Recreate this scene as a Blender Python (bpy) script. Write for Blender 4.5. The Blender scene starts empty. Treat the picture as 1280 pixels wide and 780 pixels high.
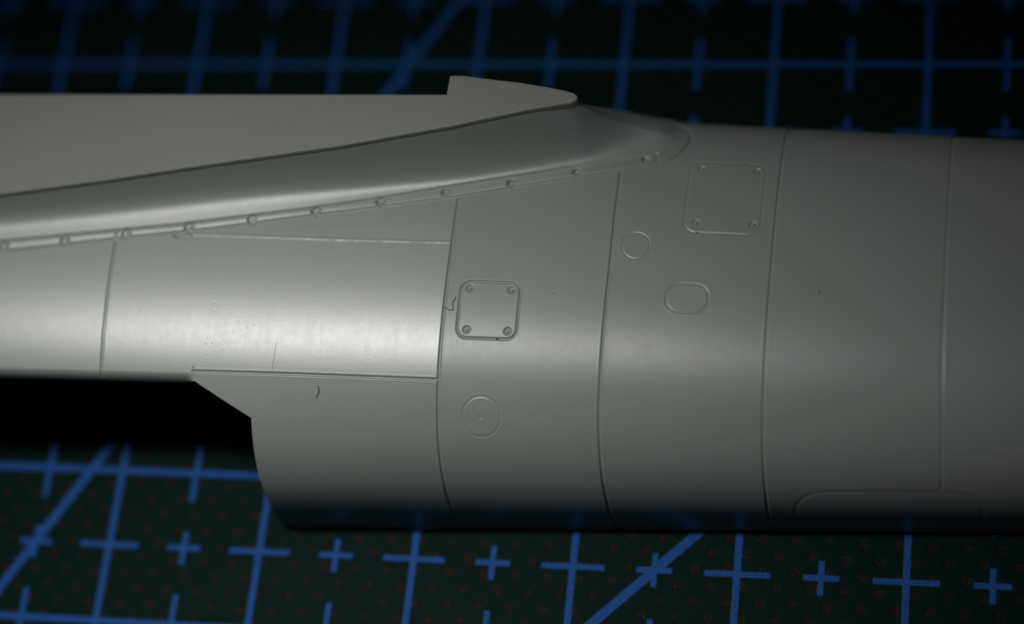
import bpy, math, random
import numpy as np
from mathutils import Matrix, Vector

random.seed(4)
rng = np.random.default_rng(7)
CM = 0.01                      # all layout numbers are centimetres, the scene is in metres
scene = bpy.context.scene
col = scene.collection

# ------------------------------------------------------------------ camera
R = np.array([[0.97648493, -0.02305545, 0.21434929],
              [0.10748735, 0.91393701, -0.39136377],
              [-0.18687868, 0.40520067, 0.8949239]])
cam_data = bpy.data.cameras.new('camera')
cam = bpy.data.objects.new('camera', cam_data)
col.objects.link(cam)
CAM_POS = (5.60503575 * CM, -7.60725285 * CM, 13.22740907 * CM)
cam.matrix_world = Matrix([[*R[0], CAM_POS[0]], [*R[1], CAM_POS[1]], [*R[2], CAM_POS[2]], [0, 0, 0, 1]])
cam_data.sensor_width = 36.0
cam_data.lens = 2880.86 / 1280 * 36.0
cam_data.clip_start = 0.002
cam_data.clip_end = 50.0
cam_data.dof.use_dof = True
cam_data.dof.focus_distance = 0.1365
cam_data.dof.aperture_fstop = 12.0
cam_data.dof.aperture_blades = 0
scene.camera = cam

# ------------------------------------------------------------------ world and lamp
world = bpy.data.worlds.new('World')
scene.world = world
world.use_nodes = True
bg = world.node_tree.nodes['Background']
bg.inputs['Color'].default_value = (0.95, 1.0, 0.95, 1)
bg.inputs['Strength'].default_value = 0.006

lamp_data = bpy.data.lights.new('desk_lamp', 'AREA')
lamp_data.shape = 'ELLIPSE'
lamp_data.size = 6.5 * CM
lamp_data.size_y = 1.2 * CM
lamp_data.energy = 0.0112
lamp_data.color = (1.0, 0.995, 0.975)
lamp = bpy.data.objects.new('desk_lamp', lamp_data)
col.objects.link(lamp)
LAMP = Vector((0.2, -2.1, 9.6)) * CM
lamp.location = LAMP
lamp.rotation_euler = (math.radians(-16), math.radians(-6), 0.0)
lamp_data.spread = math.radians(78)

scene.view_settings.view_transform = 'Standard'
scene.view_settings.look = 'None'
scene.view_settings.gamma = 1.0
scene.view_settings.use_curve_mapping = False
scene.view_settings.exposure = 0.0

# ------------------------------------------------------------------ helpers
def empty(name, loc):
    o = bpy.data.objects.new(name, None)
    o.empty_display_size = 0.005
    o.location = loc
    col.objects.link(o)
    return o

def tag(o, label=None, cat=None, group=None, kind=None):
    if label: o['label'] = label
    if cat: o['category'] = cat
    if group: o['group'] = group
    if kind: o['kind'] = kind
    return o

def mesh_obj(name, verts, faces, mat, parent=None, smooth=False, normals=None):
    """verts in centimetres"""
    me = bpy.data.meshes.new(name)
    v = np.asarray(verts, dtype=np.float64) * CM
    if isinstance(faces, np.ndarray):
        f = faces
        n, k = f.shape
        me.vertices.add(len(v)); me.vertices.foreach_set('co', v.astype(np.float32).ravel())
        me.loops.add(n * k); me.loops.foreach_set('vertex_index', f.astype(np.int32).ravel())
        me.polygons.add(n); me.polygons.foreach_set('loop_start', np.arange(0, n * k, k, dtype=np.int32))
        me.update(calc_edges=True)
    else:
        me.from_pydata([tuple(p) for p in v], [], [tuple(p) for p in faces])
        me.update()
    if smooth or normals is not None:
        me.polygons.foreach_set('use_smooth', np.ones(len(me.polygons), dtype=bool))
    if normals is not None:
        me.normals_split_custom_set_from_vertices(normals.tolist())
    me.materials.append(mat)
    o = bpy.data.objects.new(name, me)
    col.objects.link(o)
    if parent is not None:
        o.parent = parent
    return o

class NT:
    """short hand for building node trees"""
    def __init__(self, name):
        self.m = bpy.data.materials.new(name)
        self.m.use_nodes = True
        self.t = self.m.node_tree
        self.n = self.t.nodes
        self.b = self.n['Principled BSDF']
        self.co = self.n.new('ShaderNodeTexCoord').outputs['Object']
    def link(self, a, b):
        self.t.links.new(a, b)
    def put(self, sock, v):
        if isinstance(v, (int, float)): sock.default_value = v
        elif isinstance(v, tuple): sock.default_value = v
        else: self.link(v, sock)
    def math(self, op, a, b=None, c=None, clamp=False):
        nd = self.n.new('ShaderNodeMath'); nd.operation = op; nd.use_clamp = clamp
        self.put(nd.inputs[0], a)
        if b is not None: self.put(nd.inputs[1], b)
        if c is not None: self.put(nd.inputs[2], c)
        return nd.outputs[0]
    def scaled(self, sx, sy=None, sz=None, vec=None, rot=(0, 0, 0)):
        nd = self.n.new('ShaderNodeMapping')
        self.link(vec or self.co, nd.inputs['Vector'])
        nd.inputs['Scale'].default_value = (sx, sy if sy is not None else sx, sz if sz is not None else sx)
        nd.inputs['Rotation'].default_value = rot
        return nd.outputs[0]
    def noise(self, vec, scale, detail=2.0, rough=0.5):
        nd = self.n.new('ShaderNodeTexNoise')
        self.link(vec, nd.inputs['Vector'])
        nd.inputs['Scale'].default_value = scale
        nd.inputs['Detail'].default_value = detail
        nd.inputs['Roughness'].default_value = rough
        return nd.outputs['Fac']
    def ramp(self, v, a, b, lo=0.0, hi=1.0, smooth=True):
        nd = self.n.new('ShaderNodeMapRange')
        nd.interpolation_type = 'SMOOTHSTEP' if smooth else 'LINEAR'
        self.put(nd.inputs['Value'], v)
        for k, x in (('From Min', a), ('From Max', b), ('To Min', lo), ('To Max', hi)):
            nd.inputs[k].default_value = x
        return nd.outputs['Result']
    def mix(self, f, a, b):
        nd = self.n.new('ShaderNodeMix'); nd.data_type = 'RGBA'
        self.put(nd.inputs['Factor'], f)
        self.put(nd.inputs['A'], a); self.put(nd.inputs['B'], b)
        return nd.outputs['Result']
    def bump(self, h, strength, dist, normal=None):
        nd = self.n.new('ShaderNodeBump')
        nd.inputs['Strength'].default_value = strength
        nd.inputs['Distance'].default_value = dist
        self.link(h, nd.inputs['Height'])
        if normal is not None: self.link(normal, nd.inputs['Normal'])
        return nd.outputs['Normal']

# ------------------------------------------------------------------ materials
def plastic(name, rough=0.42, spec=0.5, polish=0.0, color=(0.340, 0.374, 0.345)):
    t = NT(name)
    p = t.scaled(100.0)                                   # object space in centimetres
    mott = t.noise(p, 1.3, 3, 0.55)
    fine = t.noise(p, 22.0, 3, 0.6)
    c1 = t.mix(mott, (color[0] * 0.95, color[1] * 0.95, color[2] * 0.94, 1), (color[0] * 1.05, color[1] * 1.05, color[2] * 1.06, 1))
    f2 = t.ramp(fine, 0.30, 0.75, 0.0, 0.12, False)
    c2 = t.mix(f2, c1, (color[0] * 0.72, color[1] * 0.72, color[2] * 0.68, 1))
    t.link(c2, t.b.inputs['Base Color'])
    grain = t.noise(p, 60.0, 2, 0.6)
    streak = t.noise(t.scaled(1.0, 0.06, 0.06, p), 38.0, 3, 0.65)      # sanding marks running round the body
    streak2 = t.noise(t.scaled(0.10, 1.0, 1.0, p, (0, 0, 0.35)), 30.0, 2, 0.6)
    r = t.math('ADD', rough - 0.05, t.math('MULTIPLY', streak, 0.05))
    r = t.math('ADD', r, t.math('MULTIPLY', fine, 0.06))
    t.link(r, t.b.inputs['Roughness'])
    t.b.inputs['Specular IOR Level'].default_value = spec
    t.b.inputs['IOR'].default_value = 1.5 + 0.8 * polish
    t.b.subsurface_method = 'RANDOM_WALK'
    t.b.inputs['Subsurface Weight'].default_value = 0.12
    t.b.inputs['Subsurface Radius'].default_value = (1.0, 0.85, 0.35)
    t.b.inputs['Subsurface Scale'].default_value = 0.05 * CM
    h = t.math('ADD', t.math('MULTIPLY', grain, 0.8 + polish), t.math('MULTIPLY', streak, 0.45))
    h = t.math('ADD', h, t.math('MULTIPLY', streak2, 0.3 * polish))
    t.link(t.bump(h, 0.5, 0.00042 * CM * (1 + polish)), t.b.inputs['Normal'])
    return t.m

M_skin = plastic('pale_grey_green_plastic', 0.35, 0.65)
M_polish = plastic('rubbed_grey_green_plastic', 0.37, 1.0, 0.25)
M_fairing = plastic('satin_fairing_plastic', 0.40, 0.9, 0.2)
M_plate = plastic('pale_plate_plastic', 0.5, 0.2, color=(0.300, 0.308, 0.280))

def simple(name, color, rough=0.6, spec=0.3):
    t = NT(name)
    n = t.noise(t.scaled(100.0), 9.0, 3, 0.6)
    t.link(t.mix(n, tuple(c * 0.8 for c in color) + (1,), tuple(c * 1.15 for c in color) + (1,)), t.b.inputs['Base Color'])
    t.b.inputs['Roughness'].default_value = rough
    t.b.inputs['Specular IOR Level'].default_value = spec
    return t.m

M_fibre = simple('dark_lint', (0.09, 0.09, 0.08), 0.8)
M_dust = simple('dust', (0.10, 0.095, 0.085), 0.9)
M_table = simple('dark_desk', (0.03, 0.022, 0.016), 0.5)

def mat_material():
    t = NT('green_mat_with_blue_grid')
    p = t.scaled(100.0)
    wob = t.noise(p, 24.0, 3, 0.6)
    sep = t.n.new('ShaderNodeSeparateXYZ'); t.link(p, sep.inputs[0])
    x, y = sep.outputs[0], sep.outputs[1]
    M = t.math
    jit = M('MULTIPLY', M('SUBTRACT', t.noise(p, 62.0, 3, 0.65), 0.5), 0.022)
    xx = M('ADD', x, jit); yy = M('ADD', y, jit)
    ax = M('ABSOLUTE', M('SUBTRACT', M('FRACT', M('ADD', xx, 0.5)), 0.5))
    ay = M('ABSOLUTE', M('SUBTRACT', M('FRACT', M('ADD', yy, 0.5)), 0.5))
    hx = M('SUBTRACT', 0.5, ax); hy = M('SUBTRACT', 0.5, ay)
    def seg(d, w, e, l):     # a line of half width w, cut at half length l
        a = t.ramp(d, w - 0.005, w + 0.005, 1.0, 0.0)
        if e is None: return a
        return M('MULTIPLY', a, t.ramp(e, l - 0.008, l + 0.008, 1.0, 0.0))
    w, w2 = 0.0215, 0.0182
    parts = [seg(ax, w, None, 0), seg(ay, w, None, 0),
             seg(hx, w2, ay, 0.195), seg(hy, w2, ax, 0.195),
             seg(hx, w2, hy, 0.108), seg(hy, w2, hx, 0.108)]
    def diag(px, py, deg, hw):
        c, s = math.cos(math.radians(deg)), math.sin(math.radians(deg))
        d = M('ABSOLUTE', M('SUBTRACT', M('MULTIPLY', M('SUBTRACT', xx, px), s), M('MULTIPLY', M('SUBTRACT', yy, py), c)))
        return seg(d, hw, None, 0)
    parts += [diag(-0.5, -3.5, 60, 0.028), diag(3.5, -3.5, 45, 0.030)]
    line = parts[0]
    for q in parts[1:]:
        line = M('MAXIMUM', line, q)
    pits = t.noise(p, 75.0, 2, 0.6)
    line_w = M('MULTIPLY', line, t.ramp(pits, 0.30, 0.52, 0.62, 1.0))
    # woven pattern of small brown dots, a staggered 2 mm lattice
    def lattice(ox, oy):
        u = M('SUBTRACT', M('FRACT', M('MULTIPLY', M('SUBTRACT', x, ox), 5.0)), 0.5)
        v = M('SUBTRACT', M('FRACT', M('MULTIPLY', M('SUBTRACT', y, oy), 5.0)), 0.5)
        return M('SQRT', M('ADD', M('MULTIPLY', u, u), M('MULTIPLY', v, v)))
    ox, oy = DOT
    d = M('MINIMUM', lattice(ox, oy), lattice(ox + 0.1, oy + 0.1))
    d = M('ADD', d, M('MULTIPLY', M('SUBTRACT', wob, 0.5), 0.16))
    dots = t.ramp(d, 0.11, 0.21, 1.0, 0.0)
    base = t.mix(t.noise(p, 30.0, 3, 0.7), (0.0013, 0.010, 0.0078, 1), (0.0028, 0.020, 0.0155, 1))
    speck = t.ramp(pits, 0.42, 0.66, 0.0, 1.0)
    dotc = t.mix(speck, (0.009, 0.007, 0.006, 1), (0.052, 0.026, 0.021, 1))
    base = t.mix(M('MULTIPLY', dots, t.ramp(t.noise(p, 12.0, 2), 0.3, 0.7, 0.45, 0.85)), base, dotc)
    colr = t.mix(line_w, base, t.mix(t.noise(p, 45.0, 2, 0.6), (0.015, 0.080, 0.29, 1), (0.027, 0.118, 0.40, 1)))
    t.link(colr, t.b.inputs['Base Color'])
    t.b.inputs['Roughness'].default_value = 0.55
    t.b.inputs['Specular IOR Level'].default_value = 0.04
    h = M('ADD', M('MULTIPLY', pits, 0.6), M('MULTIPLY', dots, -1.0))
    h = M('ADD', h, M('MULTIPLY', line, 0.4))
    t.link(t.bump(h, 0.5, 0.006 * CM), t.b.inputs['Normal'])
    return t.m
DOT = (0.04, 0.02)
M_mat = mat_material()

# ------------------------------------------------------------------ surface the part lies on
def slab(name, x0, x1, y0, y1, z0, z1, r, mat, bevel=0.0):
    pts = []
    for cx, cy, a0 in ((x1 - r, y1 - r, 0), (x0 + r, y1 - r, 90), (x0 + r, y0 + r, 180), (x1 - r, y0 + r, 270)):
        for k in range(9):
            a = math.radians(a0 + k * 90 / 8)
            pts.append((cx + r * math.cos(a), cy + r * math.sin(a)))
    n = len(pts)
    v = [(px, py, z0) for px, py in pts] + [(px, py, z1) for px, py in pts]
    f = [tuple(range(n - 1, -1, -1)), tuple(range(n, 2 * n))] + [(i, (i + 1) % n, n + (i + 1) % n, n + i) for i in range(n)]
    return mesh_obj(name, v, f, mat)

desk = slab('tabletop', -45, 55, -35, 35, -3.2, -0.3, 1.0, M_table)
tag(desk, kind='structure')
mat_o = slab('cutting_mat', -13, 17, -12, 10, -0.3, 0.0, 0.5, M_mat)
tag(mat_o, 'dark green cutting mat with a blue printed grid and small brown dots', 'cutting mat')

# ------------------------------------------------------------------ shape of the fuselage half
Y0, N = -1.953, 2.78
def Wd(X): return 1.423 - 0.0368 * np.clip(X, -4, 9)
def Hd(X): return 0.86 * Wd(X) - 0.0195 * np.clip(X, -4, 9)
_t = np.linspace(0, np.pi, 4001)
_r = (np.abs(np.cos(_t)) ** N + np.abs(np.sin(_t)) ** N) ** (-1 / N)
_A = np.r_[0, np.cumsum(np.hypot(np.diff(-Wd(2.5) * np.cos(_t) * _r), np.diff(Hd(2.5) * np.sin(_t) * _r)))]
AMAX = _A[-1]

def body(X, a):
    """point of the plain body at station X and arc length a from the lower split edge"""
    t = np.interp(a, _A, _t)
    c, s = np.cos(t), np.sin(t)
    r = (np.abs(c) ** N + np.abs(s) ** N) ** (-1 / N)
    return Y0 - Wd(X) * c * r, Hd(X) * s * r

RY = np.array([(-4.0246, -2.3265), (-0.8103, -1.7972), (-0.5016, -1.7591), (0.1731, -1.6528), (0.7716, -1.5466), (1.6268, -1.4042), (2.2675, -1.2719),
               (2.7417, -1.1555), (3.0124, -1.0984), (3.0936, -1.0582), (3.2941, -1.0132), (9.0087, -0.9831)])
SY = np.array([(-4.0, -2.62), (-0.746, -2.078), (-0.545, -2.042), (0.046, -1.950), (0.545, -1.880), (0.953, -1.810), (1.359, -1.735),
               (2.21, -1.530), (2.686, -1.405), (3.002, -1.292), (3.238, -1.215), (3.45, -1.150), (3.6, -1.14), (9, -1.14)])
ZP, ZT = 1.47, 0.042
# ridge height above the plain body, from the plate's tip onwards
RZ = np.array([(3.0, ZP - ZT), (3.02, 1.43), (3.06, 1.35), (3.10, 1.265), (3.15, 1.175), (3.20, 1.10), (3.27, 1.025), (3.35, 0.97), (3.5, 0.90), (3.7, 0.8)])

def softened(tab, s):
    """the same polyline as a fine table with its corners rounded"""
    xs = np.arange(-4.0, 9.0, 0.01)
    y = np.interp(xs, tab[:, 0], tab[:, 1])
    k = np.exp(-0.5 * (np.arange(-4 * s, 4 * s + 1e-9, 0.01) / s) ** 2); k /= k.sum()
    n = len(k) // 2
    return np.stack([xs, np.convolve(np.pad(y, n, mode='edge'), k, 'valid')[:len(xs)]], 1)
RY, SY = softened(RY, 0.05), softened(SY, 0.10)
_rz = softened(RZ, 0.02)
RZ = np.where(_rz[:, :1] < 2.99, np.stack([_rz[:, 0], np.full(len(_rz), ZP - ZT)], 1), _rz)

def smooth(t):
    t = np.clip(t, 0, 1)
    return t * t * (3 - 2 * t)

def fillet(X, Y):
    """height the wing root fairing adds to the body"""
    yr = np.interp(X, RY[:, 0], RY[:, 1]); ys = np.interp(X, SY[:, 0], SY[:, 1])
    u = np.clip(np.abs((yr - Y0) / Wd(X)), 0, 1)
    zb = Hd(X) * (1 - u ** N) ** (1 / N)
    zt = np.interp(X, RZ[:, 0], RZ[:, 1])
    A = np.where(X < 3.0, (ZP - ZT) - zb, np.maximum(zt - zb, 0.0)) * (1 - smooth((X - 3.45) / 0.2))
    e = yr - Y; E = yr - ys
    k = np.clip(1 - e / E, 0, 1)
    c = 0.20 * (1 - smooth((X - 0.8) / 1.7))           # the fairing's foot is tilted more towards the tail
    steep = c * k + (1 - c) * k ** (6.0 - 3.2 * smooth((X - 0.9) / 1.6))
    soft = k ** 2.2
    b = smooth((X - 2.92) / 0.32)
    S = steep * (1 - b) + soft * b
    back = np.exp(-(np.minimum(e, 0) / (0.10 + 0.25 * b)) ** 2)
    return A * np.where(e >= 0, S, back)

# ---- engraved features, in (station X, arc length a)
FEAT = {
    'line_a': [(0.192, 2.08), (0.2, 1.8), (0.209, 1.58), (0.216, 1.33), (0.218, 1.1)],
    'line_b': [(2.287, 2.4162), (2.287, 0.62), (2.285, 0.385), (2.28, -0.05)],
    'line_c': [(3.247, 2.69), (3.249, 2.0), (3.245, 1.6), (3.242, 1.08), (3.245, 0.62), (3.249, 0.4), (3.247, -0.05)],
    'line_d': [(4.204, 4.2), (4.203, 2.8), (4.199, 2.4), (4.193, 2.0), (4.190, 1.5), (4.189, 1.0), (4.194, 0.5), (4.192, -0.05)],
    'line_e': [(5.197, 4.2), (5.195, 2.7), (5.190, 2.2), (5.189, 1.7), (5.192, 1.4), (5.198, 1.1), (5.2, 0.607)],
    'strip_up': [(-2.6, 1.66), (-0.7464, 1.9648), (-0.545, 1.9978), (0.0462, 2.0671 + .012), (0.5446, 2.1394 + .008), (0.9527, 2.215 + .003), (1.3588, 2.2888 + .004),
                 (1.75, 2.378), (2.2099, 2.4927), (2.6859, 2.6167), (3.0022, 2.7099), (3.2379, 2.7794), (3.4115, 2.8365), (3.444, 2.8506)],
    'strip_lo': [(-2.6, 1.61), (-0.7329, 1.9053), (-0.5318, 1.9378), (0.1838, 2.0471), (0.7987, 2.14), (1.5746, 2.2866), (2.2687, 2.4285),
                 (2.6964, 2.5397), (3.1676, 2.665), (3.404, 2.7373), (3.5286, 2.7935), (3.5844, 2.8579), (3.623, 2.9439), (3.6307, 3.0415),
                 (3.602, 3.1501), (3.5467, 3.2285), (3.4, 3.35)],
    'strip_end': [(3.4435, 2.8544), (3.4596, 2.76)],
    'seam_hi': [(0.608, 2.0991), (1.1229, 2.1019), (1.6017, 2.1054), (2.2797, 2.1178)],
    'seam_lo': [(0.79, 1.268), (1.2777, 1.268), (1.6978, 1.2655), (2.287, 1.2601)],
    'seam_tick': [(0.789, 1.2917), (0.791, 1.2279)],
    'low_panel': [(4.355, -0.05), (4.3531, 0.3388), (4.372, 0.44), (4.41, 0.51), (4.47, 0.552), (4.6, 0.57), (5.2009, 0.5775), (5.31, 0.57),
                  (5.385, 0.53), (5.425, 0.45), (5.4356, 0.35), (5.4356, -0.05)],
    'scuff': [(0.915, 1.605), (0.93, 1.45), (0.9463, 1.2913)],
}
def ring(cx, ca, rx, ra, r=None, n=10):
    r = min(rx, ra) if r is None else r
    pts = []
    for sx, sa, a0 in ((1, 1, 0), (-1, 1, 90), (-1, -1, 180), (1, -1, 270)):
        for k in range(n + 1):
            t = math.radians(a0 + 90 * k / n)
            pts.append((cx + sx * (rx - r) + r * math.cos(t), ca + sa * (ra - r) + r * math.sin(t)))
    return pts + pts[:1]
HATCH1 = ring(2.554, 1.691, 0.178, 0.178, 0.062)
HATCH2 = [(x + 0.02 * (a - 2.52), a) for x, a in ring(3.889, 2.520, 0.226, 0.268, 0.075)]
ROUND1 = ring(3.390, 2.145, 0.081, 0.0875)
ROUND2 = ring(2.545, 1.048, 0.110, 0.121)
OVAL = ring(3.718, 1.812, 0.124, 0.093, 0.084)
DUSTRING = ring(0.8834, 1.6532, 0.022, 0.026)
SCREWS1 = [(2.4285, 1.822), (2.6786, 1.8217), (2.4343, 1.5656), (2.6792, 1.5632)]
SCREWS2 = [(3.7337, 2.7308), (4.0644, 2.7334), (3.7317, 2.3232), (4.0667, 2.327)]
RIVETS = [(-0.5137, 1.9738), (-0.1307, 2.0242), (0.2536, 2.0833), (0.6402, 2.1461), (1.0293, 2.2105), (1.4197, 2.2846),
          (1.8092, 2.3666), (2.2032, 2.4547), (2.5927, 2.5439), (2.98, 2.656), (3.3877, 2.7925)]

def polydist(X, A, pts, reach):
    d = np.full(X.shape, 9.0)
    for (x0, a0), (x1, a1) in zip(pts[:-1], pts[1:]):
        m = (X > min(x0, x1) - reach) & (X < max(x0, x1) + reach) & (A > min(a0, a1) - reach) & (A < max(a0, a1) + reach)
        if not m.any(): continue
        px, pa = X[m] - x0, A[m] - a0
        dx, da = x1 - x0, a1 - a0
        L = dx * dx + da * da + 1e-12
        t = np.clip((px * dx + pa * da) / L, 0, 1)
        d[m] = np.minimum(d[m], np.hypot(px - t * dx, pa - t * da))
    return d

def carve(X, A):
    """depth of engraving (negative) or raised seam (positive) along the surface normal"""
    h = np.zeros(X.shape)          # cut into the surface
    up = np.zeros(X.shape)         # standing proud of it
    def groove(pts, hw, depth, lip=0.0):
        nonlocal h, up
        d = polydist(X, A, pts, 0.08)
        g = -depth * (1 - smooth((d - hw * 0.35) / (hw * 0.95)))
        if lip: up = np.maximum(up, 0.35 * lip * np.exp(-((d - hw * 1.9) / (hw * 0.8)) ** 2))
        h = np.minimum(h, g)
    main = dict(hw=0.0088, depth=0.0105)
    groove(FEAT['line_a'], **main); groove(FEAT['line_b'], lip=0.0012, **main)
    groove(FEAT['line_c'], lip=0.0012, **main)
    groove(FEAT['line_d'], 0.0085, 0.0070, 0.001)
    groove(FEAT['line_e'], 0.0095, 0.0036, 0.001)
    groove(FEAT['strip_lo'], 0.0085, 0.013, 0.001)
    groove(FEAT['strip_up'], 0.0085, 0.013)
    groove(FEAT['strip_end'], 0.006, 0.004, 0.0015)
    groove(FEAT['seam_lo'], 0.0080, 0.009, 0.0010)
    groove(FEAT['seam_tick'], 0.005, 0.004)
    groove(FEAT['low_panel'], 0.013, 0.0015, 0.0006)
    groove(HATCH1, 0.0070, 0.0085, 0.0005)
    groove(HATCH2, 0.0080, 0.0032, 0.0012)
    groove(ROUND1, 0.006, 0.0030, 0.0020)
    groove(ROUND2, 0.006, 0.0026, 0.0018)
    groove(OVAL, 0.0068, 0.0036, 0.0018)
    groove(DUSTRING, 0.006, 0.0003)
    d = polydist(X, A, FEAT['seam_hi'], 0.05)
    wv = np.interp(X, np.linspace(0.5, 2.4, 160), np.random.default_rng(5).uniform(0.25, 1.0, 160))
    up = up + 0.0022 * np.exp(-(d / 0.0060) ** 2) * wv
    d = polydist(X, A, [(0.57, 2.088), (0.655, 2.092)], 0.05)
    h = np.minimum(h, -0.020 * (1 - smooth((d - 0.008) / 0.008)))
    for sx, sa in SCREWS1 + SCREWS2:
        d = np.hypot(X - sx, A - sa)
        h = np.minimum(h, -0.008 * (1 - smooth((d - 0.016) / 0.012)))
    for sx, sa in RIVETS:
        d = np.hypot(X - sx, A - sa)
        h = np.minimum(h, -0.022 * (1 - smooth((d - 0.021) / 0.009)))
    cut = (X < 0.80) & (A < 1.30)                       # the cut edge of the tail curls under
    h = h - np.where(cut, smooth((0.80 - X) / 0.05) * 0.06 * np.clip((1.262 - A) / 0.06, 0, 1.2) ** 2, 0)
    d = np.hypot(X - 2.544, A - 1.048)
    h = np.minimum(h, -0.010 * (1 - smooth(d / 0.016)))
    return h + np.where(h < -0.004, 0, up)

def surface(X, A, detail=True):
    Y, Z = body(X, A)
    Z = Z + fillet(X, Y)
    P = np.stack([X, Y, Z], -1)
    gx = np.gradient(P, axis=1); ga = np.gradient(P, axis=0)
    n = np.cross(gx, ga); n /= np.linalg.norm(n, axis=-1, keepdims=True) + 1e-12
    if not detail: return P, n
    P = P + n * carve(X, A)[..., None]
    gx = np.gradient(P, axis=1); ga = np.gradient(P, axis=0)
    n = np.cross(gx, ga); n /= np.linalg.norm(n, axis=-1, keepdims=True) + 1e-12
    return P, n

def axis(lo, hi, zones, default):
    """coordinates from lo to hi whose step is the smallest asked for by any zone"""
    out = [lo]; x = lo
    while x < hi - 1e-9:
        s = default
        for a, b, st in zones:
            if a <= x <= b: s = min(s, st)
            elif x < a < x + s: s = max(a - x, 1e-3)
        x = min(hi, x + s); out.append(x)
    return np.array(out)

XZ = [(v - 0.03, v + 0.03, 0.0032) for v in (0.205, 2.287, 3.246, 4.197, 5.194)]
XZ += [(2.35, 2.76, 0.0048), (3.28, 3.50, 0.0048), (3.50, 4.15, 0.0055), (4.32, 4.5, 0.009), (5.3, 5.47, 0.009), (0.76, 1.17, 0.0045), (-0.8, 5.9, 0.0125)]
XZ += [(r[0] - 0.04, r[0] + 0.04, 0.0065) for r in RIVETS]
AZ = [(1.48, 1.9, 0.0048), (0.90, 1.19, 0.0055), (1.22, 1.31, 0.0035), (1.9, 2.9, 0.0052), (2.9, 3.0, 0.008), (0.2, 0.62, 0.009), (3.0, 3.6, 0.012)]
EPS = 0.0
XC = 1.152                                                        # station of the rear cut

def point_in(X, A, poly):
    inside = np.zeros(X.shape, bool)
    for (x0, a0), (x1, a1) in zip(poly, poly[1:] + poly[:1]):
        c = ((a0 > A) != (a1 > A)) & (X < (x1 - x0) * (A - a0) / (a1 - a0 + 1e-15) + x0)
        inside ^= c
    return inside

def classify(X, A):
    """which moulded panel a face belongs to"""
    k = np.full(X.shape, 'x', dtype='U16')
    lo = FEAT['strip_lo']; up = FEAT['strip_up']
    xb = np.interp(A, [-.05, .385, .62, 2.42], [2.28, 2.285, 2.287, 2.287])
    fl = lambda key: np.interp(A, [p[1] for p in FEAT[key]][::-1], [p[0] for p in FEAT[key]][::-1])
    xa_, xc_, xd_, xe_ = fl('line_a'), fl('line_c'), fl('line_d'), fl('line_e')
    k[:] = 'panel_e'
    k[X < xe_] = 'panel_d'
    k[X < xd_] = 'panel_c'
    k[X < xc_] = 'panel_b'
    seam_hi = np.interp(X, [p[0] for p in FEAT['seam_hi']], [p[1] for p in FEAT['seam_hi']])
    seam_lo = np.interp(X, [p[0] for p in FEAT['seam_lo']], [p[1] for p in FEAT['seam_lo']])
    m = X < xb
    k[m] = 'panel_mid'
    k[m & (A > seam_hi)] = 'panel_top'
    k[m & (A < seam_lo) & (X > 0.79)] = 'panel_low'
    k[X < xa_] = 'panel_tail'
    slo = np.interp(X, [p[0] for p in lo[:11]], [p[1] for p in lo[:11]])
    sup = np.interp(X, [p[0] for p in up], [p[1] for p in up])
    nose = [p for p in lo] + [(3.0, 3.6), (3.0, 4.5), (-3, 4.5), (-3, 1.6)]
    f = point_in(X, A, nose)
    k[f] = 'fairing'
    k[f & (A < sup) & (X < 3.452)] = 'strip'
    k[point_in(X, A, HATCH1)] = 'hatch1'
    k[point_in(X, A, HATCH2)] = 'hatch2'
    k[point_in(X, A, ROUND1)] = 'round1'
    k[point_in(X, A, ROUND2)] = 'round2'
    k[point_in(X, A, OVAL)] = 'oval'
    k[point_in(X, A, FEAT['low_panel'])] = 'door'
    return k

root = empty('model_fuselage_half', (2.4 * CM, -1.95 * CM, 0.0))
tag(root, 'pale grey-green plastic model aircraft fuselage half lying on the dark cutting mat', 'model aircraft part')
ROOT_INV = np.array([2.4, -1.95, 0.0])
NAMES = {'panel_tail': ('skin_panel', M_polish, 'narrow satin skin panel at the left end of the fuselage'),
         'panel_mid': ('skin_panel', M_polish, 'brightly shining scuffed skin panel between two long seams'),
         'panel_top': ('skin_panel', M_polish, 'thin wedge-shaped skin panel under the row of fasteners'),
         'panel_low': ('skin_panel', M_skin, 'lower skin panel ending at the angled cut-out'),
         'panel_b': ('skin_panel', M_skin, 'skin panel carrying the square hatch with four screws'),
         'panel_c': ('skin_panel', M_skin, 'skin panel carrying the round and oval covers'),
         'panel_d': ('skin_panel', M_skin, 'plain wide skin panel right of the larger hatch'),
         'panel_e': ('skin_panel', M_skin, 'plain skin panel at the right end'),
         'fairing': ('wing_root_fairing', M_fairing, None), 'strip': ('fastener_strip', M_polish, None),
         'hatch1': ('access_hatch', M_skin, 'square deeply outlined access hatch'),
         'hatch2': ('access_hatch', M_skin, 'larger faintly outlined access hatch near the top edge'),
         'round1': ('round_cover', M_skin, 'small plain round cover'), 'round2': ('round_cover', M_skin, 'larger round cover with a centre pin mark'),
         'oval': ('oval_cover', M_skin, None), 'door': ('belly_door', M_skin, None)}

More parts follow.
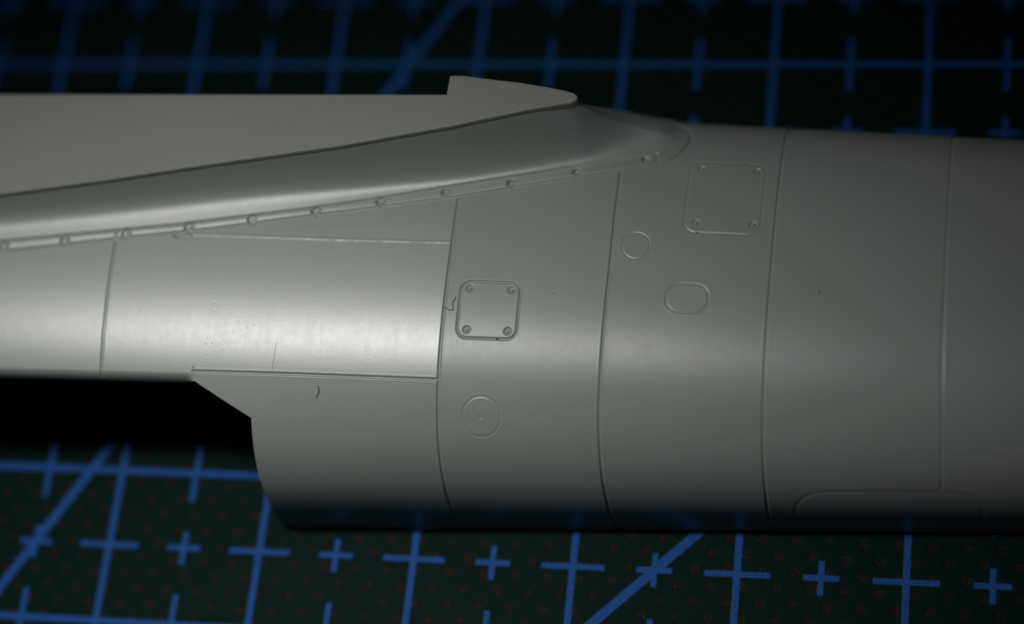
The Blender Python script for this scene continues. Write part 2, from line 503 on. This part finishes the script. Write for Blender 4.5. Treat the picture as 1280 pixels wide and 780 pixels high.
blocks = []
xs = axis(XC, 8.0, XZ, 0.06)
as_ = axis(0.0, AMAX, AZ, 0.02)
Xg, Ag = np.meshgrid(xs, as_)
Xg = Xg + 0.05 * np.clip(1 - Ag / 0.10, 0, 1) ** 2 * np.exp(-(Xg - XC) / 0.15)     # rounded lower corner of the cut
blocks.append((Xg, Ag))
xs = axis(-2.6, XC, XZ + [(0.81, 0.83, 0.004)], 0.05)
ac = np.interp(xs, [0.74, 0.80, XC], [1.20, 1.215, 1.01])                       # level to which the lower side is cut away
rows = axis(1.01, AMAX, AZ + [(1.01, 1.42, 0.0045)], 0.02)
k = (rows - 1.01) / (AMAX - 1.01)
Ag = np.where(rows[:, None] > 1.4, rows[:, None], ac[None] + (rows[:, None] - 1.01) * (1.4 - ac[None]) / (1.4 - 1.01))
Xg = np.repeat(xs[None], len(rows), 0)
blocks.append((Xg, Ag))

parts = {}
for Xg, Ag in blocks:
    P, n = surface(Xg, Ag)
    nr, nc = Xg.shape
    idx = np.arange(nr * nc).reshape(nr, nc)
    quads = np.stack([idx[:-1, :-1], idx[:-1, 1:], idx[1:, 1:], idx[1:, :-1]], -1).reshape(-1, 4)
    xm = (Xg[:-1, :-1] + Xg[1:, 1:] + Xg[:-1, 1:] + Xg[1:, :-1]).ravel() / 4
    am = (Ag[:-1, :-1] + Ag[1:, 1:] + Ag[:-1, 1:] + Ag[1:, :-1]).ravel() / 4
    # wing seat: nothing behind the plate's straight edge
    ym = P[..., 1]; ym = ((ym[:-1, :-1] + ym[1:, 1:]) / 2).ravel()
    keep = ~((xm < 2.80) & (ym > -1.09))
    quads, xm, am = quads[keep], xm[keep], am[keep]
    kinds = classify(xm, am)
    pv, nv = P.reshape(-1, 3), n.reshape(-1, 3)
    for kd in np.unique(kinds):
        q = quads[kinds == kd]
        u, inv = np.unique(q, return_inverse=True)
        v0 = sum(len(a) for a, _, _ in parts.get(kd, []))
        parts.setdefault(kd, []).append((pv[u] - ROOT_INV, inv.reshape(-1, 4) + v0, nv[u]))
made = {}
for kd, lst in parts.items():
    nm, m, lab = NAMES[kd]
    o = mesh_obj(nm, np.concatenate([a for a, _, _ in lst]), np.concatenate([b for _, b, _ in lst]), m, root,
                 normals=np.concatenate([c for _, _, c in lst]))
    if lab: o['label'] = lab
    made[kd] = o

def at(x, a, up=0.0):
    """one point on the finished surface and its normal"""
    e = 0.004
    Xs, As = np.meshgrid([x - e, x, x + e], [a - e, a, a + e])
    P, n = surface(Xs, As, False)
    return P[1, 1] + n[1, 1] * (carve(Xs, As)[1, 1] + up), n[1, 1]

# ---- screw heads, one mesh each, sharing their data
def dome(name, r, h, mat):
    v, f = [], []
    m = 14
    for i, (rr, zz) in enumerate(((1.0, -0.4), (1.0, 0.25), (0.82, 0.7), (0.45, 0.95))):
        for j in range(m):
            t = 2 * math.pi * j / m
            v.append((r * rr * math.cos(t), r * rr * math.sin(t), h * zz))
    v.append((0, 0, h))
    for i in range(3):
        for j in range(m):
            f.append((i * m + j, i * m + (j + 1) % m, (i + 1) * m + (j + 1) % m, (i + 1) * m + j))
    for j in range(m): f.append((3 * m + j, 3 * m + (j + 1) % m, 4 * m))
    o = mesh_obj(name, v, f, mat, smooth=True)
    return o
head0 = dome('screw_head', 0.0115, 0.0065, M_skin)
first = True
for parent, spots in ((made['strip'], RIVETS), (made['hatch1'], SCREWS1), (made['hatch2'], SCREWS2), (made['round2'], [(2.544, 1.048)])):
    for x, a in spots:
        o = head0 if first else head0.copy()
        if not first: col.objects.link(o)
        first = False
        p, n = at(x, a, 0.0035 if parent is made['strip'] else 0.0015)
        if parent is made['round2']: o.name = 'centre_pin'
        o.parent = parent
        o.location = Vector(p - ROOT_INV) * CM
        o.rotation_euler = Vector(n).to_track_quat('Z', 'Y').to_euler()

# ---- wing root plate: flat seat for the wing, rounded rim, straight back edge with a stepped tab
PL = [(-2.6209, -1.0623), (2.2294, -1.0502), (2.2354, -0.9280), (2.2434, -0.9209), (2.3236, -0.9209), (2.4239, -0.9360), (2.6735, -0.9681), (2.8430, -0.9982),
      (2.9533, -1.0212), (3.0053, -1.0382), (3.0284, -1.0553), (3.0334, -1.0733), (3.0234, -1.0914), (2.9983, -1.1055), (2.7417, -1.1555), (2.4921, -1.2167), (2.2675, -1.2719),
      (1.9406, -1.3390), (1.6268, -1.4042), (1.1888, -1.4774), (0.7716, -1.5466), (0.1731, -1.6528), (-0.5016, -1.7591), (-0.8103, -1.7972), (-2.6209, -2.0959)]
def inset(poly, d):
    out = []; n = len(poly)
    for i in range(n):
        p0, p1, p2 = Vector(poly[i - 1]), Vector(poly[i]), Vector(poly[(i + 1) % n])
        e1, e2 = (p1 - p0).normalized(), (p2 - p1).normalized()
        n1, n2 = Vector((e1.y, -e1.x)), Vector((e2.y, -e2.x))
        b = (n1 + n2); b = b / max(b.length_squared / 2, 0.5)
        out.append((p1.x + b.x * d, p1.y + b.y * d))
    return out
rings = [(inset(PL, 0.013), ZP), (inset(PL, 0.004), ZP - 0.003), (PL, ZP - 0.013), (PL, ZP - ZT - 0.03)]
nP = len(PL)
v = []; f = []
for pts, z in rings: v += [(x - ROOT_INV[0], y - ROOT_INV[1], z) for x, y in pts]
f.append(tuple(range(nP - 1, -1, -1)))
for i in range(len(rings) - 1):
    for j in range(nP):
        f.append((i * nP + j, i * nP + (j + 1) % nP, (i + 1) * nP + (j + 1) % nP, (i + 1) * nP + j))
f.append(tuple(range((len(rings) - 1) * nP, len(rings) * nP)))
plate = mesh_obj('wing_root_plate', v, f, M_plate, root)
# low wall behind the plate that closes the wing seat down to the split line
def box(name, x0, x1, y0, y1, z0, z1, mat, parent):
    a = [(x, y, z) for z in (z0, z1) for x, y in ((x0, y0), (x1, y0), (x1, y1), (x0, y1))]
    a = [(p[0] - ROOT_INV[0], p[1] - ROOT_INV[1], p[2]) for p in a]
    return mesh_obj(name, a, [(3, 2, 1, 0), (4, 5, 6, 7), (0, 1, 5, 4), (1, 2, 6, 5), (2, 3, 7, 6), (3, 0, 4, 7)], mat, parent)
box('wing_seat_wall', -2.6, 2.7, -1.105, -1.085, 0.0, ZP - ZT - 0.035, M_skin, root)

# ---- inner face and cut rim, so that the open side shows a wall thickness
def strip_mesh(name, top, bot):
    m = len(top)
    return mesh_obj(name, np.array(list(top) + list(bot)) - ROOT_INV, np.array([(i, i + 1, m + i + 1, m + i) for i in range(m - 1)]), M_skin, root)
TH = 0.11
def shell_in(X, A):
    P, n = surface(X, A, False)
    return P - n * TH
Xi, Ai = np.meshgrid(np.linspace(XC + 0.0, 8.0, 60), np.linspace(0.0, 1.9, 60))
Pi = shell_in(Xi, Ai)
Xj = np.repeat(np.linspace(-2.6, XC, 50)[None], 30, 0)
acj = np.interp(Xj[0], [0.811, XC], [1.215, 1.01])
Aj = acj[None] + np.linspace(0, 1, 30)[:, None] * (1.8 - acj[None])
Pj = shell_in(Xj, Aj)
iv = []; iq = []
for Pq in (Pi, Pj):
    nr, nc = Pq.shape[:2]
    idx = np.arange(nr * nc).reshape(nr, nc) + sum(len(a) for a in iv)
    iv.append(Pq.reshape(-1, 3) - ROOT_INV)
    iq.append(np.stack([idx[:-1, :-1], idx[1:, :-1], idx[1:, 1:], idx[:-1, 1:]], -1).reshape(-1, 4))
mesh_obj('inner_wall', np.concatenate(iv), np.concatenate(iq), M_skin, root, smooth=True)
def rim_pts(Xs, As):
    # one-sample-wide helper grids give the normal at each rim point
    out, inn = [], []
    for x, a in zip(Xs, As):
        p, n = at(x, max(a, 0.004))
        n = n / np.linalg.norm(n)
        out.append(p); inn.append(p - n * TH)
    return out, inn
cx = list(np.linspace(-2.6, 0.811, 40)) + list(np.linspace(0.83, XC, 12)) + [XC] * 30
ca = list(np.interp(cx[:52], [0.811, XC], [1.215, 1.01])) + list(np.linspace(0.99, 0.004, 30))
o_, i_ = rim_pts(cx, ca)
strip_mesh('cut_rim', o_, i_)

# ---- thin slivers of mould flash at the lower split edge
def sliver(x0, x1, seed):
    r = random.Random(seed)
    m = 26; top = []; bot = []
    for i in range(m):
        t = i / (m - 1); x = x0 + (x1 - x0) * t
        y = Y0 - Wd(x)
        w = 0.018 * math.sin(math.pi * t) ** 0.6 * r.uniform(0.45, 1.0) + 0.001
        top.append((x, y + 0.006, 0.062)); bot.append((x, y - w, 0.040 + r.uniform(-.006, .006)))
    v = np.array(top + bot + [(p[0], p[1] + 0.004, p[2] - 0.012) for p in bot]) - ROOT_INV
    q = [(i, m + i, m + i + 1, i + 1) for i in range(m - 1)] + [(m + i, 2 * m + i, 2 * m + i + 1, m + i + 1) for i in range(m - 1)]
    return mesh_obj('mould_flash', v, np.array(q), M_skin, root)
sliver(1.86, 2.28, 3)
sliver(1.66, 1.80, 8)
sliver(1.19, 1.36, 5)

# ------------------------------------------------------------------ lint and dust on the plastic
def fibre(pts, rad, label, group=None, mat=None):
    P = []
    for i in range(len(pts) - 1):                                   # Catmull-Rom through the given points
        p0, p1, p2, p3 = [np.array(pts[max(0, min(len(pts) - 1, j))]) for j in (i - 1, i, i + 1, i + 2)]
        for s in np.linspace(0, 1, 6, endpoint=False):
            P.append(0.5 * (2 * p1 + (p2 - p0) * s + (2 * p0 - 5 * p1 + 4 * p2 - p3) * s * s + (3 * p1 - p0 - 3 * p2 + p3) * s ** 3))
    P.append(np.array(pts[-1]))
    W3 = np.array([at(x, a, rad * 0.8)[0] for x, a in P])
    v = []; f = []; m = 6
    for i, c in enumerate(W3):
        d = W3[min(i + 1, len(W3) - 1)] - W3[max(i - 1, 0)]
        d /= np.linalg.norm(d) + 1e-12
        s = np.cross(d, (0, 0, 1)); s /= np.linalg.norm(s) + 1e-12
        u = np.cross(s, d)
        rr = rad * (0.35 + 0.65 * math.sin(math.pi * min(max(i / (len(W3) - 1), 0.05), 0.95)) ** 0.5)
        for j in range(m):
            t = 2 * math.pi * j / m
            v.append(c + rr * (math.cos(t) * s + math.sin(t) * u))
    for i in range(len(W3) - 1):
        for j in range(m):
            f.append((i * m + j, i * m + (j + 1) % m, (i + 1) * m + (j + 1) % m, (i + 1) * m + j))
    f.append(tuple(range(m))); f.append(tuple(range(len(v) - m, len(v))))
    c0 = W3.mean(0)
    o = mesh_obj('lint_fibre', np.array(v) - c0, f, mat or M_fibre, smooth=True)
    o.location = Vector(c0) * CM
    tag(o, label, 'lint', group)
    return o
fibre([(2.2867, 1.7022), (2.3109, 1.683), (2.3295, 1.6802), (2.3437, 1.6923), (2.3355, 1.7151), (2.3402, 1.7425), (2.3514, 1.7551), (2.3452, 1.7676)],
      0.0026, 'curly dark lint fibre caught beside the left edge of the square hatch')
fibre([(1.5614, 1.2078), (1.5687, 1.1697), (1.5503, 1.1346)], 0.0030, 'short bent dark fibre just below the long lower seam')
fibre([(1.2907, 1.4545), (1.2853, 1.377), (1.2769, 1.2837)], 0.0010, 'thin straight grey fibre touching the long lower seam from above')
fibre([(2.105, 2.825), (2.122, 2.80), (2.136, 2.785)], 0.0035, 'tiny dark fibre on the wing root fairing above the fastener strip')

def speck(x, a, r, label, group=None):
    p, n = at(x, a, r * 0.3)
    rr = random.Random(int(x * 1000))
    v = []; f = []
    m = 7
    for i, (k_, z_) in enumerate(((0.7, -0.5), (1.0, 0.0), (0.6, 0.45))):
        for j in range(m):
            t = 2 * math.pi * j / m
            q = r * k_ * rr.uniform(0.7, 1.25)
            v.append((q * math.cos(t) * 1.3, q * math.sin(t), r * z_))
    v.append((0, 0, r * 0.6))
    for i in range(2):
        for j in range(m): f.append((i * m + j, i * m + (j + 1) % m, (i + 1) * m + (j + 1) % m, (i + 1) * m + j))
    for j in range(m): f.append((2 * m + j, 2 * m + (j + 1) % m, 3 * m))
    o = mesh_obj('dust_speck', v, f, M_dust)
    o.location = Vector(p) * CM
    o.rotation_euler = Vector(n).to_track_quat('Z', 'Y').to_euler()
    return tag(o, label, 'dust speck', group)
for x, a, lab in [(0.9807, 1.5017, 'leftmost speck of the slanting dotted trail on the shining panel'),
                  (1.02, 1.507, 'second speck from the left in the slanting dotted trail'),
                  (1.0697, 1.5163, 'middle speck of the slanting dotted trail on the shining panel'),
                  (1.10, 1.53, 'second speck from the right in the slanting dotted trail'),
                  (1.1405, 1.5458, 'rightmost and highest speck of the slanting dotted trail'),
                  (0.8559, 1.4298, 'leftmost speck of the level row below the dust ring'),
                  (0.8953, 1.4332, 'second speck from the left in the level row below the dust ring'),
                  (0.9388, 1.4299, 'third speck from the left in the level row below the dust ring'),
                  (0.966, 1.398, 'lowest speck, at the right end of the row below the dust ring'),
                  (0.8914, 1.5943, 'single dark speck just under the small raised ring'),
                  (0.6974, 1.6265, 'lone dark speck a little left of the small raised ring'),
                  (0.4234, 1.6126, 'dark speck nearest the leftmost vertical panel line')]:
    speck(x, a, 0.0026, lab)
speck(4.4784, 1.8851, 0.0055, 'lone dark dust speck on the plain wide panel right of the hatches')
speck(2.9308, 1.8087, 0.0035, 'tiny dark speck to the right of the square hatch')
speck(2.62, 1.513, 0.007, 'dark speck lodged in the lower groove of the square hatch')
speck(3.99, 2.787, 0.005, 'dark speck in the upper groove of the larger hatch')
speck(3.745, 2.255, 0.005, 'dark speck in the lower groove of the larger hatch')
